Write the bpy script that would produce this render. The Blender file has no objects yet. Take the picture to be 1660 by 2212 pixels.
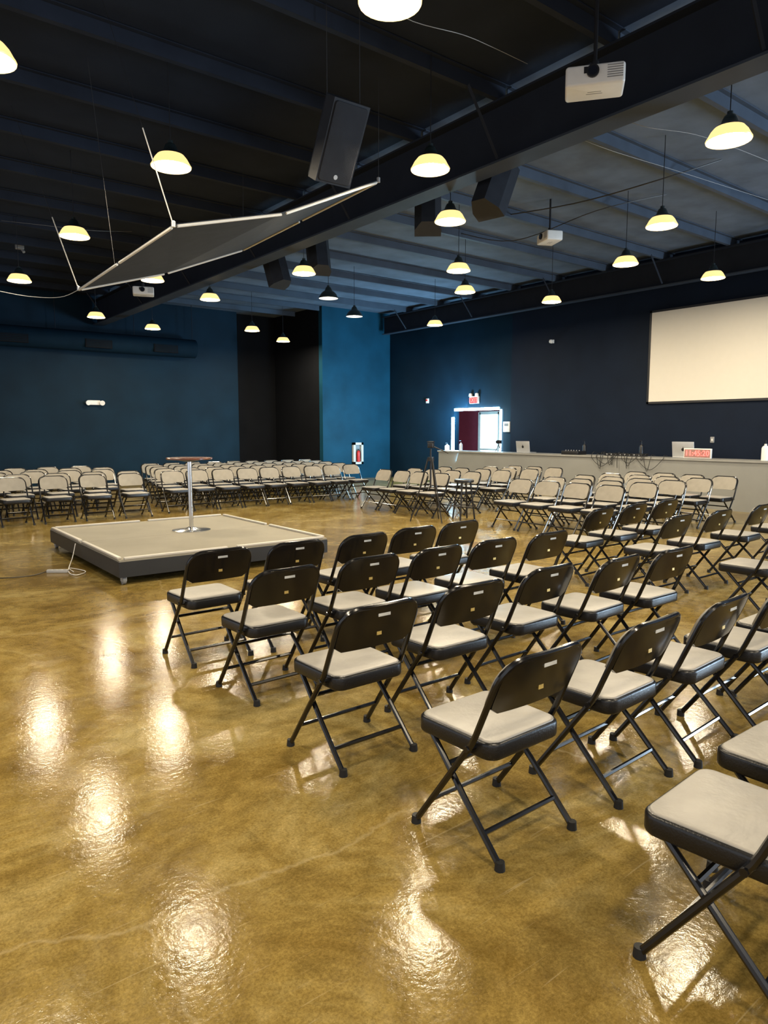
import bpy, bmesh, math, random
from mathutils import Vector, Matrix, Euler
random.seed(7)
S = bpy.context.scene
COL = S.collection
PI = math.pi
rad = math.radians
# ---------------------------------------------------------------- camera model
AZ = rad(38); PITCH = rad(6.6); F = 1520.0; H = 1.62
ca, sa, cp, sp = math.cos(AZ), math.sin(AZ), math.cos(PITCH), math.sin(PITCH)
def ray(x, y):
    yc = (1106 - y) / F; r = (x - 830) / F
    f = cp + yc * sp; u = yc * cp - sp
    return Vector((r * ca + f * sa, -r * sa + f * ca, u))
def gp(x, y, z=0.0):
    d = ray(x, y); t = (z - H) / d.z
    return Vector((d.x * t, d.y * t, z))
def onX(x, y, X):
    d = ray(x, y); t = X / d.x
    return Vector((X, d.y * t, H + d.z * t))
def onY(x, y, Y):
    d = ray(x, y); t = Y / d.y
    return Vector((d.x * t, Y, H + d.z * t))
cam = bpy.data.cameras.new('camera'); co = bpy.data.objects.new('camera', cam); COL.objects.link(co)
co.location = (0, 0, H); co.rotation_euler = (PI / 2 - PITCH, 0, -AZ)
cam.sensor_fit = 'VERTICAL'; cam.sensor_height = 36; cam.lens = F / 2212 * 36
cam.clip_start = 0.05; cam.clip_end = 200
S.camera = co
S.view_settings.view_transform = 'Standard'
S.view_settings.look = 'None'
S.view_settings.exposure = 0.8

# ---------------------------------------------------------------- materials
def mat(name, col, rough=0.5, metal=0.0, emit=None, es=0.0, var=0.12, scale=8.0, bump=0.0, bscale=60.0, coat=0.0, spec=0.5):
    m = bpy.data.materials.new(name); m.use_nodes = True
    nt = m.node_tree; b = nt.nodes['Principled BSDF']
    b.inputs['Roughness'].default_value = rough; b.inputs['Metallic'].default_value = metal
    b.inputs['Specular IOR Level'].default_value = spec
    if coat: b.inputs['Coat Weight'].default_value = coat; b.inputs['Coat Roughness'].default_value = 0.08
    tc = nt.nodes.new('ShaderNodeTexCoord')
    n = nt.nodes.new('ShaderNodeTexNoise'); n.inputs['Scale'].default_value = scale; n.inputs['Detail'].default_value = 4
    nt.links.new(tc.outputs['Object'], n.inputs['Vector'])
    r = nt.nodes.new('ShaderNodeValToRGB')
    r.color_ramp.elements[0].position = 0.3; r.color_ramp.elements[1].position = 0.7
    r.color_ramp.elements[0].color = [c * (1 - var) for c in col] + [1]
    r.color_ramp.elements[1].color = [min(1, c * (1 + var)) for c in col] + [1]
    nt.links.new(n.outputs['Fac'], r.inputs['Fac']); nt.links.new(r.outputs['Color'], b.inputs['Base Color'])
    if bump:
        n2 = nt.nodes.new('ShaderNodeTexNoise'); n2.inputs['Scale'].default_value = bscale; n2.inputs['Detail'].default_value = 3
        nt.links.new(tc.outputs['Object'], n2.inputs['Vector'])
        bp = nt.nodes.new('ShaderNodeBump'); bp.inputs['Strength'].default_value = bump; bp.inputs['Distance'].default_value = 0.01
        nt.links.new(n2.outputs['Fac'], bp.inputs['Height']); nt.links.new(bp.outputs['Normal'], b.inputs['Normal'])
    if emit:
        b.inputs['Emission Color'].default_value = (*emit, 1); b.inputs['Emission Strength'].default_value = es
    return m

def floor_mat():
    m = bpy.data.materials.new('polished_concrete'); m.use_nodes = True
    nt = m.node_tree; b = nt.nodes['Principled BSDF']; L = nt.links
    tc = nt.nodes.new('ShaderNodeTexCoord')
    def noise(s, d, rg=0.6, dist=0.0, vec=None):
        n = nt.nodes.new('ShaderNodeTexNoise'); n.inputs['Scale'].default_value = s; n.inputs['Detail'].default_value = d
        n.inputs['Roughness'].default_value = rg; n.inputs['Distortion'].default_value = dist
        L.new(vec if vec else tc.outputs['Object'], n.inputs['Vector']); return n
    def ramp(src, p0, c0, p1, c1):
        r = nt.nodes.new('ShaderNodeValToRGB'); e = r.color_ramp.elements
        e[0].position = p0; e[0].color = (*c0, 1); e[1].position = p1; e[1].color = (*c1, 1)
        L.new(src, r.inputs['Fac']); return r
    def mul(a, b_):
        mx = nt.nodes.new('ShaderNodeMix'); mx.data_type = 'RGBA'; mx.blend_type = 'MULTIPLY'; mx.inputs['Factor'].default_value = 1
        L.new(a, mx.inputs['A']); L.new(b_, mx.inputs['B']); return mx.outputs['Result']
    def over(fac, a, col):
        m2 = nt.nodes.new('ShaderNodeMix'); m2.data_type = 'RGBA'
        L.new(fac, m2.inputs['Factor']); L.new(a, m2.inputs['A']); m2.inputs['B'].default_value = (*col, 1); return m2.outputs['Result']
    n1 = noise(0.9, 10, 0.72, 1.2)
    r1 = ramp(n1.outputs['Fac'], 0.34, (0.135, 0.085, 0.018), 0.68, (0.355, 0.285, 0.120))
    x = r1.color_ramp.elements.new(0.5); x.color = (0.230, 0.162, 0.046, 1)
    c = mul(r1.outputs['Color'], ramp(noise(7, 9, 0.8, 0.5).outputs['Fac'], 0.34, (0.68, 0.66, 0.6), 0.66, (1.22, 1.22, 1.24)).outputs['Color'])
    c = mul(c, ramp(noise(90, 6, 0.85).outputs['Fac'], 0.38, (0.70, 0.68, 0.62), 0.62, (1.25, 1.25, 1.28)).outputs['Color'])
    for rz, sc in ((0.6, 1.0), (2.1, 1.3), (1.3, 0.7)):
        mp_ = nt.nodes.new('ShaderNodeMapping'); mp_.inputs['Rotation'].default_value = (0, 0, rz); mp_.inputs['Scale'].default_value = (0.9 * sc, 26 * sc, 1)
        L.new(tc.outputs['Object'], mp_.inputs['Vector'])
        sn = noise(2.2, 3, 0.5, 0.6, mp_.outputs['Vector'])
        rs = ramp(sn.outputs['Fac'], 0.69, (0, 0, 0), 0.75, (0.26, 0.26, 0.26))
        c = over(rs.outputs['Color'], c, (0.47, 0.39, 0.23))
    mp = nt.nodes.new('ShaderNodeMixRGB'); mp.inputs['Fac'].default_value = 0.3
    nd = noise(0.9, 6, 0.65); L.new(tc.outputs['Object'], mp.inputs['Color1']); L.new(nd.outputs['Color'], mp.inputs['Color2'])
    vo = nt.nodes.new('ShaderNodeTexVoronoi'); vo.feature = 'DISTANCE_TO_EDGE'; vo.inputs['Scale'].default_value = 0.4
    L.new(mp.outputs['Color'], vo.inputs['Vector'])
    rc = ramp(vo.outputs['Distance'], 0.0, (0.22, 0.22, 0.22), 0.0006, (0, 0, 0))
    c = over(rc.outputs['Color'], c, (0.5, 0.42, 0.26))
    L.new(c, b.inputs['Base Color'])
    n3 = noise(6, 9, 0.75)
    mr = nt.nodes.new('ShaderNodeMapRange'); mr.inputs['From Min'].default_value = 0.3; mr.inputs['From Max'].default_value = 0.7
    mr.inputs['To Min'].default_value = 0.06; mr.inputs['To Max'].default_value = 0.20
    L.new(n3.outputs['Fac'], mr.inputs['Value']); L.new(mr.outputs['Result'], b.inputs['Roughness'])
    n4 = noise(34, 4, 0.6)
    bp = nt.nodes.new('ShaderNodeBump'); bp.inputs['Strength'].default_value = 0.19; bp.inputs['Distance'].default_value = 0.005
    L.new(n4.outputs['Fac'], bp.inputs['Height']); L.new(bp.outputs['Normal'], b.inputs['Normal'])
    b.inputs['Specular IOR Level'].default_value = 0.18
    return m

M = dict(
    floor=floor_mat(),
    navy=mat('navy_wall_paint', (0.0065, 0.0120, 0.026), 0.6, scale=1.5, spec=0.12),
    teal=mat('blue_lit_wall_paint', (0.006, 0.050, 0.088), 0.6, scale=1.2, spec=0.12, var=0.2),  # dark blue paint, with the blue light on this wall put into its colour
    deepblue=mat('deep_blue_wall_paint', (0.0042, 0.018, 0.034), 0.6, scale=1.2, spec=0.12, var=0.2),
    black_wall=mat('near_black_wall', (0.0055, 0.0062, 0.0080), 0.7, scale=1.5, spec=0.1),  # near-black base colour for the recess walls and duct vents
    ceil_dark=mat('roof_insulation_shaded', (0.018, 0.024, 0.039), 0.8, scale=2, bump=0.2, bscale=6, spec=0.1),  # same roof as the next one, shade of the left bay put into the colour
    ceil_light=mat('roof_insulation_daylit', (0.11, 0.140, 0.19), 0.75, scale=2, var=0.2, bump=0.2, bscale=6, spec=0.2),  # daylight on the right bay painted in as a lighter insulation colour
    purlin_shaded=mat('purlin_steel_shaded', (0.022, 0.028, 0.043), 0.7, scale=3, spec=0.1),  # purlin colour darkened for the unlit left bay
    steel_dark=mat('black_painted_steel', (0.015, 0.019, 0.029), 0.6, scale=3, spec=0.15),
    beam_flange=mat('beam_flange_lit', (0.036, 0.047, 0.068), 0.6, scale=3, spec=0.2),  # lighter than the web: light caught by the flange is in its colour
    purlin_lit=mat('purlin_steel_daylit', (0.056, 0.072, 0.10), 0.6, scale=3, spec=0.2),  # right bay purlins, coloured as if daylight fell on them
    chair_black=mat('gloss_black_enamel', (0.005, 0.005, 0.006), 0.2, scale=20, coat=0.2),
    vinyl_black=mat('black_vinyl', (0.007, 0.007, 0.008), 0.32, bump=0.1, bscale=120),
    vinyl_grey=mat('warm_grey_vinyl', (0.285, 0.27, 0.245), 0.42, var=0.1, bump=0.15, bscale=40),
    vinyl_back=mat('grey_tan_vinyl', (0.245, 0.223, 0.185), 0.45, var=0.1, bump=0.12, bscale=40),
    rubber=mat('black_rubber', (0.008, 0.008, 0.008), 0.6),
    sticker=mat('white_sticker', (0.5, 0.48, 0.42), 0.5),
    brass=mat('gold_plate', (0.6, 0.42, 0.12), 0.35, 0.3),
    shade=mat('dark_green_enamel_shade', (0.014, 0.022, 0.024), 0.3),
    flare=mat('shade_with_added_glow', (0.12, 0.10, 0.06), 0.3, emit=(1, 0.68, 0.27), es=0.80),  # emission imitates lamp glow on the lower part of the shade
    glow=mat('lit_reflector', (0.9, 0.8, 0.6), 0.5, emit=(1, 0.84, 0.52), es=9),
    bulb=mat('lit_bulb', (1, 0.95, 0.8), 0.4, emit=(1, 0.92, 0.7), es=40),
    glow_dim=mat('dim_reflector', (0.7, 0.7, 0.66), 0.5, emit=(0.9, 0.92, 0.85), es=0.6),
    bulb_dim=mat('dim_bulb', (1, 0.95, 0.8), 0.4, emit=(1, 0.95, 0.75), es=2.0),
    carpet=mat('beige_grey_deck_carpet', (0.25, 0.23, 0.182), 0.85, scale=3, var=0.05, bump=0.15, bscale=150),
    fascia=mat('charcoal_fascia', (0.018, 0.019, 0.021), 0.45, scale=4),
    white_metal=mat('white_painted_metal', (0.68, 0.66, 0.61), 0.35, var=0.04),
    edge_metal=mat('pale_edge_metal', (0.50, 0.47, 0.42), 0.4, var=0.04),
    white_plastic=mat('white_plastic', (0.78, 0.76, 0.72), 0.4, var=0.04),
    pale_wire=mat('pale_grey_wire', (0.40, 0.40, 0.40), 0.5, var=0.04),
    grey_plastic=mat('grey_plastic', (0.25, 0.25, 0.25), 0.5),
    dark_plastic=mat('dark_plastic', (0.010, 0.010, 0.012), 0.4),
    dark_wire=mat('dark_steel_wire', (0.03, 0.03, 0.032), 0.5),
    chrome=mat('chrome', (0.7, 0.7, 0.7), 0.15, 1.0, var=0.02),
    wood=mat('brown_table_laminate', (0.12, 0.035, 0.014), 0.25, scale=6, var=0.3),
    fabric=mat('grey_black_screen_fabric', (0.033, 0.039, 0.052), 0.75, scale=6, bump=0.1, spec=0.2),
    cream=mat('matte_screen_cloth', (0.74, 0.70, 0.62), 0.8, var=0.01, spec=0.2),
    counter=mat('grey_counter_paint', (0.255, 0.26, 0.252), 0.5, scale=2, var=0.05),
    counter_top=mat('grey_counter_top', (0.29, 0.29, 0.278), 0.35, scale=3, var=0.08),
    led=mat('blue_white_led', (0.8, 0.9, 1), 0.4, emit=(0.5, 0.82, 1), es=12),
    maroon=mat('maroon_paint_faint_glow', (0.075, 0.014, 0.024), 0.5, emit=(0.25, 0.05, 0.09), es=0.1),  # maroon paint with a faint glow of its own added
    daylight=mat('daylit_glass', (0.6, 0.75, 0.9), 0.1, emit=(0.6, 0.85, 1), es=2.4, scale=9, var=0.4),
    red_led=mat('red_led_digits', (0.8, 0.05, 0.05), 0.4, emit=(1, 0.05, 0.04), es=5),
    red_face=mat('red_lit_face', (0.5, 0.02, 0.02), 0.4, emit=(1, 0.06, 0.04), es=0.4),
    clock_face=mat('pale_clock_face', (0.35, 0.2, 0.18), 0.4),
    red=mat('red_enamel', (0.6, 0.02, 0.015), 0.3),
    silver=mat('silver_aluminium', (0.55, 0.56, 0.58), 0.35, 0.5, var=0.04),
    glass_dark=mat('dark_lens_glass', (0.01, 0.012, 0.02), 0.05, coat=1.0),
    duct=mat('black_duct', (0.0042, 0.016, 0.030), 0.8, scale=3, spec=0.1),
    speaker_grey=mat('black_speaker_shell', (0.026, 0.029, 0.037), 0.5, bump=0.2, bscale=200, spec=0.2),
    grille=mat('speaker_grille', (0.026, 0.029, 0.037), 0.5, 0.0, bump=0.5, bscale=400, spec=0.2),
)
# ---------------------------------------------------------------- mesh builder
class MB:
    def __init__(s): s.v = []; s.f = []; s.m = []
    def add(s, vs, fs, mi=0, T=None):
        o = len(s.v)
        s.v += [tuple(T @ Vector(v)) if T is not None else tuple(v) for v in vs]
        s.f += [tuple(i + o for i in f) for f in fs]; s.m += [mi] * len(fs); return s
    def box(s, c, d, mi=0, T=None):
        x, y, z = c; a, b, e = d[0] / 2, d[1] / 2, d[2] / 2
        vs = [(x + i * a, y + j * b, z + k * e) for i in (-1, 1) for j in (-1, 1) for k in (-1, 1)]
        return s.add(vs, [(0, 1, 3, 2), (4, 6, 7, 5), (0, 4, 5, 1), (2, 3, 7, 6), (0, 2, 6, 4), (1, 5, 7, 3)], mi, T)
    def tube(s, pts, r, n=8, mi=0, flat=1.0):
        pts = [Vector(p) for p in pts]; rs = r if isinstance(r, (list, tuple)) else [r] * len(pts)
        vs = []; fs = []; t0 = (pts[1] - pts[0]).normalized()
        up = Vector((0, 0, 1)) if abs(t0.z) < 0.9 else Vector((0, 1, 0))
        a = t0.cross(up).normalized()
        for i, p in enumerate(pts):
            t = (pts[min(i + 1, len(pts) - 1)] - pts[max(i - 1, 0)]).normalized()
            a = (a - t * a.dot(t)).normalized(); b = t.cross(a)
            for k in range(n):
                w = 2 * PI * k / n
                vs.append(p + a * (math.cos(w) * rs[i]) + b * (math.sin(w) * rs[i] * flat))
        for i in range(len(pts) - 1):
            for k in range(n):
                k2 = (k + 1) % n
                fs.append((i * n + k, i * n + k2, (i + 1) * n + k2, (i + 1) * n + k))
        fs.append(tuple(range(n))[::-1]); fs.append(tuple((len(pts) - 1) * n + k for k in range(n)))
        return s.add(vs, fs, mi)
    def lathe(s, prof, n=24, c=(0, 0, 0), mi=0, T=None):
        vs = []; fs = []
        for r, z in prof:
            for k in range(n):
                w = 2 * PI * k / n; vs.append((c[0] + r * math.cos(w), c[1] + r * math.sin(w), c[2] + z))
        for i in range(len(prof) - 1):
            for k in range(n):
                k2 = (k + 1) % n; fs.append((i * n + k, i * n + k2, (i + 1) * n + k2, (i + 1) * n + k))
        return s.add(vs, fs, mi, T)
    def rbox(s, c, d, r=0.03, bev=0.01, n=4, k=3, mi=0, taper=0.0, T=None):
        def loop(sx, sy, rr, z):
            out = []
            for qx, qy, a0 in ((1, 1, 0), (-1, 1, 90), (-1, -1, 180), (1, -1, 270)):
                for i in range(n + 1):
                    w = rad(a0 + 90 * i / n)
                    x = qx * (sx - rr) + rr * math.cos(w); y = qy * (sy - rr) + rr * math.sin(w)
                    x *= 1 + taper * y / d[1]
                    out.append((c[0] + x, c[1] + y, c[2] + z))
            return out
        vs = []; hz = d[2] / 2
        lv = [(-hz + bev * (1 - math.sin(PI / 2 * i / k)), bev * (1 - math.cos(PI / 2 * i / k))) for i in range(k, -1, -1)]
        lv = lv + [(-z, ins) for z, ins in reversed(lv)]
        for z, ins in lv: vs += loop(d[0] / 2 - ins, d[1] / 2 - ins, max(r - ins, 0.002), z)
        N = 4 * (n + 1); fs = []
        for i in range(len(lv) - 1):
            for j in range(N):
                j2 = (j + 1) % N; fs.append((i * N + j, i * N + j2, (i + 1) * N + j2, (i + 1) * N + j))
        fs.append(tuple(range(N))[::-1]); fs.append(tuple((len(lv) - 1) * N + j for j in range(N)))
        return s.add(vs, fs, mi, T)
    def prism(s, poly, z0, z1, mi=0, T=None):
        n = len(poly); vs = [(x, y, z0) for x, y in poly] + [(x, y, z1) for x, y in poly]
        fs = [tuple(range(n))[::-1], tuple(range(n, 2 * n))] + [(i, (i + 1) % n, n + (i + 1) % n, n + i) for i in range(n)]
        return s.add(vs, fs, mi, T)
    def build(s, name, mats, parent=None, smooth=True, ang=40):
        me = bpy.data.meshes.new(name); me.from_pydata(s.v, [], s.f)
        bm = bmesh.new(); bm.from_mesh(me)
        bmesh.ops.recalc_face_normals(bm, faces=bm.faces); bm.to_mesh(me); bm.free()
        for mm in (mats if isinstance(mats, (list, tuple)) else [mats]): me.materials.append(mm)
        me.polygons.foreach_set('material_index', s.m)
        if smooth:
            me.polygons.foreach_set('use_smooth', [True] * len(me.polygons)); me.set_sharp_from_angle(angle=rad(ang))
        o = bpy.data.objects.new(name, me); COL.objects.link(o)
        if parent: o.parent = parent
        return o
def tag(o, label, cat, group=None):
    o['label'] = label; o['category'] = cat
    if group: o['group'] = group
    return o
def thing(name, label, cat, loc=(0, 0, 0), rotz=0.0, group=None):
    o = bpy.data.objects.new(name, None); o.empty_display_size = 0.1; COL.objects.link(o)
    o.location = loc; o.rotation_euler = (0, 0, rotz)
    return tag(o, label, cat, group)
def struct(o):
    o['kind'] = 'structure'; return o
def kids(o): return [c for c in list(bpy.data.objects) if c.parent == o]
def proto_tree(o): return [(c, kids(c)) for c in kids(o)]
def copy_thing(o, tree, loc, rotz, label):
    r = o.copy(); COL.objects.link(r); r.location = loc; r.rotation_euler = (0, 0, rotz); r['label'] = label
    for c, gs in tree:
        d = c.copy(); COL.objects.link(d); d.parent = r
        for g in gs:
            e = g.copy(); COL.objects.link(e); e.parent = d
    return r
def text_mesh(name, body, size, m, parent, mtx, extrude=0.002):
    cu = bpy.data.curves.new(name + '_curve', 'FONT'); cu.body = body; cu.size = size; cu.extrude = extrude
    cu.align_x = 'CENTER'; cu.align_y = 'CENTER'
    t = bpy.data.objects.new('tmp_text', cu); COL.objects.link(t); bpy.context.view_layer.update()
    me = bpy.data.meshes.new_from_object(t.evaluated_get(bpy.context.evaluated_depsgraph_get()))
    bpy.data.objects.remove(t); bpy.data.curves.remove(cu)
    me.materials.clear(); me.materials.append(m)
    o = bpy.data.objects.new(name, me); COL.objects.link(o)
    if parent: o.parent = parent
    o.matrix_local = mtx
    return o
def facing_minus_x(p): return Matrix.Translation(p) @ Matrix(((0, 0, -1), (-1, 0, 0), (0, 1, 0))).to_4x4()
ORD = ['first', 'second', 'third', 'fourth', 'fifth', 'sixth', 'seventh', 'eighth', 'ninth', 'tenth']

# ---------------------------------------------------------------- room shell
CZ = 5.6; XW = 15.5; XS = 15.35; YB = 19.5; YF = 22.3
Yst = onX(1113, 820, XW).y
struct(MB().box((5, 8.7, -0.05), (25, 30, 0.1)).build('floor', M['floor'], smooth=False))
cl = MB(); XB1 = 6.5
cl.box(((-7.5 + XB1) / 2, 8.7, CZ + 0.05), (XB1 + 7.5, 30, 0.1), 0)
cl.box(((18 + XB1) / 2, 8.7, CZ + 0.05), (18 - XB1, 30, 0.1), 1)
ceil = struct(cl.build('ceiling', [M['ceil_dark'], M['ceil_light']], smooth=False))
y = -4.5; PD = 0.15
while y < 22.2:
    for (x0, x1, mm) in ((-7, XB1 - 0.02, 'purlin_shaded'), (XB1 + 0.02, XW - 0.02, 'purlin_lit')):
        if x1 > 12.6 and y > YB - 0.1: x1 = 12.6
        p = MB(); L = x1 - x0; cx = (x0 + x1) / 2
        p.box((cx, y, CZ - PD / 2 - 0.01), (L, 0.012, PD)); p.box((cx, y + 0.03, CZ - PD - 0.005), (L, 0.07, 0.012)); p.box((cx, y - 0.03, CZ - 0.012), (L, 0.07, 0.012))
        p.build('purlin', M[mm], ceil, smooth=False)
    y += 1.5
dL = onX(982, 920, XW).y; dR = onX(1082, 920, XW).y; dT = onX(1030, 886, XW).z
w = MB()
w.box((XW + 0.1, (dL + YB) / 2, CZ / 2), (0.2, YB - dL, CZ)); w.box((XW + 0.1, (dR + Yst) / 2, CZ / 2), (0.2, dR - Yst, CZ))
w.box((XW + 0.1, (dL + dR) / 2, (dT + CZ) / 2), (0.2, dL - dR, CZ - dT))
struct(w.build('wall_right', M['deepblue'], smooth=False))
struct(MB().box((XS + 0.175, (Yst - 6) / 2, CZ / 2), (0.35, Yst + 6, CZ)).build('wall_screen', M['navy'], smooth=False))
xb = onY(697, 820, YB).x
struct(MB().box(((xb + XW) / 2 + 0.1, YB + 0.1, CZ / 2), (XW - xb + 0.2, 0.2, CZ)).build('wall_far_right', M['teal'], smooth=False))
struct(MB().box((xb + 0.1, (YB + 0.2 + YF + 0.3) / 2, CZ / 2), (0.2, YF + 0.3 - YB - 0.2, CZ)).build('wall_recess_side', M['black_wall'], smooth=False))
xe = onY(515, 850, YF).x
struct(MB().box(((xe - 7.5) / 2, YF + 0.1, CZ / 2), (xe + 7.5, 0.2, CZ)).build('wall_far_left', M['deepblue'], smooth=False))
struct(MB().box(((xe + xb) / 2, YF + 0.35, CZ / 2), (xb - xe + 0.3, 0.1, CZ)).build('wall_recess_back', M['black_wall'], smooth=False))
v = MB()
v.box((17.25, 16, 1.5), (0.1, 5, 3.0), 0); v.box((16.4, 18.2, 1.5), (1.6, 0.1, 3.0), 0); v.box((16.4, 13.6, 1.5), (1.6, 0.1, 3), 0)
struct(v.build('wall_vestibule', M['maroon'], smooth=False))
g0 = onX(1082, 920, 17.2).y; g1 = onX(1040, 920, 17.2).y
dr = struct(MB().box((17.15, g0 - 0.0, 1.1), (0.08, 0.1, 2.25)).box((17.15, g1, 1.1), (0.08, 0.1, 2.25)).box((17.15, (g0 + g1) / 2, 2.2), (0.08, g1 - g0, 0.1)).box((17.15, (g0 + g1) / 2, 1.0), (0.06, g1 - g0, 0.06)).build('door_1', M['white_metal'], smooth=False))
MB().box((17.17, (g0 + g1) / 2, 1.1), (0.02, g1 - g0 - 0.08, 2.15)).build('glass_pane', M['daylight'], dr, smooth=False)

# ---------------------------------------------------------------- roof beams
def roof_beam(X, z0, z1, label, mweb, mfl, y0=-6, y1=22.2, bs=(-1, 1), fw=0.30):
    t = thing('roof_beam', label, 'roof beam', (X, 0, z0))
    cy = (y0 + y1) / 2; L = y1 - y0
    MB().box((0, cy, (z1 - z0) / 2), (0.03, L, z1 - z0 - 0.04)).build('web', mweb, t, smooth=False)
    MB().box((0, cy, 0.012), (fw, L, 0.025)).build('bottom_flange', mfl, t, smooth=False)
    MB().box((0, cy, z1 - z0 - 0.015), (0.28, L, 0.025)).build('top_flange', mweb, t, smooth=False)
    yy = 0.0
    while yy < y1 - 1:
        for s in bs:
            MB().tube([(s * 0.13, yy, 0.05), (s * 0.62, yy, z1 - z0 + 0.02)], 0.022, 4).build('brace', mweb, t, smooth=False)
        yy += 3.0
    return t
roof_beam(XB1, 4.73, 5.44, 'deep black steel roof beam running overhead from the far left to upper right', M['steel_dark'], M['beam_flange'])
roof_beam(15.1, 4.86, 5.44, 'dark steel roof beam along the top of the wall with the big screen', M['steel_dark'], M['beam_flange'], y1=19.3, bs=(-1,), fw=0.2)

# ---------------------------------------------------------------- folding chair
FW = 0.236; ZT = 0.80
def yl(z): return 0.23 - 0.70 * z if z < 0.46 else -0.092 - 0.42 * (z - 0.46)
def make_chair():
    t = thing('folding_chair', '', 'chair')
    zt = ZT; r = 0.10; side = []
    for z in (0.012, 0.2, 0.40, 0.45, 0.49, 0.56, 0.64, zt - r): side.append((FW + 0.010 * (1 - z / 0.7), yl(z), z))
    def hoopy(x, z): return yl(z) - 0.022 * (1 - (x / FW) ** 2)
    arc = []
    for i in range(1, 7):
        w = PI / 2 * i / 6; x = FW - r + r * math.cos(w); z = zt - r + r * math.sin(w); arc.append((x, hoopy(x, z), z))
    mid = [(0.06, hoopy(0.06, zt), zt), (0, hoopy(0, zt), zt)]
    right = side + arc + mid
    path = right + [(-x, y, z) for x, y, z in reversed(right[:-1])]
    MB().tube(path, 0.0132, 8).build('frame', M['chair_black'], t)
    MB().tube([(-FW, yl(0.14), 0.14), (FW, yl(0.14), 0.14)], 0.010, 6).build('front_crossbar', M['chair_black'], t)
    RX = 0.218
    for s in (-1, 1):
        MB().tube([(s * 0.203, 0.175, 0.395), (s * 0.214, -0.02, 0.205), (s * RX, -0.215, 0.012)], 0.0128, 8).build('rear_leg', M['chair_black'], t)
        MB().lathe([(0.0001, 0.034), (0.018, 0.034), (0.021, 0.0), (0.0001, 0.0)], 10, (s * (FW + 0.010), yl(0.012), 0)).build('foot_cap', M['rubber'], t)
        MB().lathe([(0.0001, 0.034), (0.018, 0.034), (0.021, 0.0), (0.0001, 0.0)], 10, (s * RX, -0.215, 0)).build('foot_cap', M['rubber'], t)
        MB().tube([(s * 0.2, yl(0.425), 0.425), (s * 0.258, yl(0.425), 0.425)], 0.013, 8).build('pivot', M['chair_black'], t)
    for z in (0.10, 0.30):
        yy = -0.215 + (z - 0.012) * (0.195 / 0.193) if z < 0.205 else -0.02 + (z - 0.205) * 1.03
        MB().tube([(-0.213, yy, z), (0.213, yy, z)], 0.0105, 6).build('rear_crossbar', M['chair_black'], t)
    seat = MB().rbox((0, 0.05, 0.420), (0.43, 0.42, 0.072), 0.055, 0.016, n=5, taper=0.06).build('seat', M['vinyl_black'], t)
    MB().rbox((0, 0.05, 0.450), (0.410, 0.400, 0.022), 0.05, 0.010, n=5, k=4, taper=0.06).build('cushion', M['vinyl_grey'], seat)
    def panel(zb, zt2, w0, rr, off, th, nx=12, nz=9):
        mb = MB(); vs = []; fs = []
        for side_ in (0, 1):
            for j in range(nz + 1):
                z = zb + (zt2 - zb) * j / nz
                ww = w0
                if z > zt2 - rr: ww = w0 - rr + math.sqrt(max(0, rr * rr - (z - (zt2 - rr)) ** 2))
                if z < zb + 0.04: ww = min(ww, w0 - 0.04 + math.sqrt(max(0, 0.0016 - (zb + 0.04 - z) ** 2)))
                for i in range(nx + 1):
                    x = ww * (2 * i / nx - 1)
                    yv = yl(z) - 0.022 * (1 - (x / FW) ** 2) + off + (th if side_ else 0)
                    vs.append((x, yv, z))
        N = (nx + 1) * (nz + 1)
        for sd in (0, 1):
            for j in range(nz):
                for i in range(nx):
                    a = sd * N + j * (nx + 1) + i; q = (a, a + 1, a + nx + 2, a + nx + 1); fs.append(q if sd else q[::-1])
        ring = [i for i in range(nx + 1)] + [j * (nx + 1) + nx for j in range(1, nz + 1)] + [nz * (nx + 1) + i for i in range(nx - 1, -1, -1)] + [j * (nx + 1) for j in range(nz - 1, 0, -1)]
        for i in range(len(ring)):
            a, b = ring[i], ring[(i + 1) % len(ring)]; fs.append((a, b, b + N, a + N))
        return mb.add(vs, fs)
    back = panel(0.58, ZT + 0.004, 0.23, 0.10, -0.013, 0.02).build('backrest', M['chair_black'], t)
    panel(0.582, ZT - 0.002, 0.225, 0.098, 0.006, 0.024).build('back_pad', M['vinyl_back'], back)
    yb = yl(0.755) - 0.022 - 0.0145
    MB().box((0, yb, 0.755), (0.072, 0.003, 0.015)).build('sticker', M['sticker'], back, smooth=False)
    yb = yl(0.655) - 0.022 - 0.0145
    MB().box((0, yb, 0.655), (0.028, 0.003, 0.02)).build('maker_plate', M['brass'], back, smooth=False)
    return t
chair = make_chair(); chair_tree = proto_tree(chair); chair_used = [False]
def place_chair(x, y, rz, label, group):
    rz += rad(random.uniform(-2.2, 2.2))
    if not chair_used[0]:
        chair_used[0] = True; o = chair; o.location = (x, y, 0); o.rotation_euler = (0, 0, rz); o['label'] = label
    else: o = copy_thing(chair, chair_tree, (x, y, 0), rz, label)
    o['group'] = group
def seat_at(px, py, rz, label, group):
    p = gp(px, py, 0.455); c, s = math.cos(rz), math.sin(rz)
    place_chair(p.x + s * 0.05, p.y - c * 0.05, rz, label, group)
near = [
    [(443, 1278), (605, 1256), (745, 1236), (855, 1216), (950, 1200)],
    [(573, 1330), (752, 1297), (893, 1272), (1015, 1250), (1130, 1230)],
    [(752, 1424), (950, 1370), (1112, 1325), (1260, 1300), (1380, 1275)],
    [(1057, 1545), (1290, 1465), (1450, 1412), (1588, 1375), (1695, 1345)],
    [(1595, 1752), (1725, 1622)]]
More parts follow.
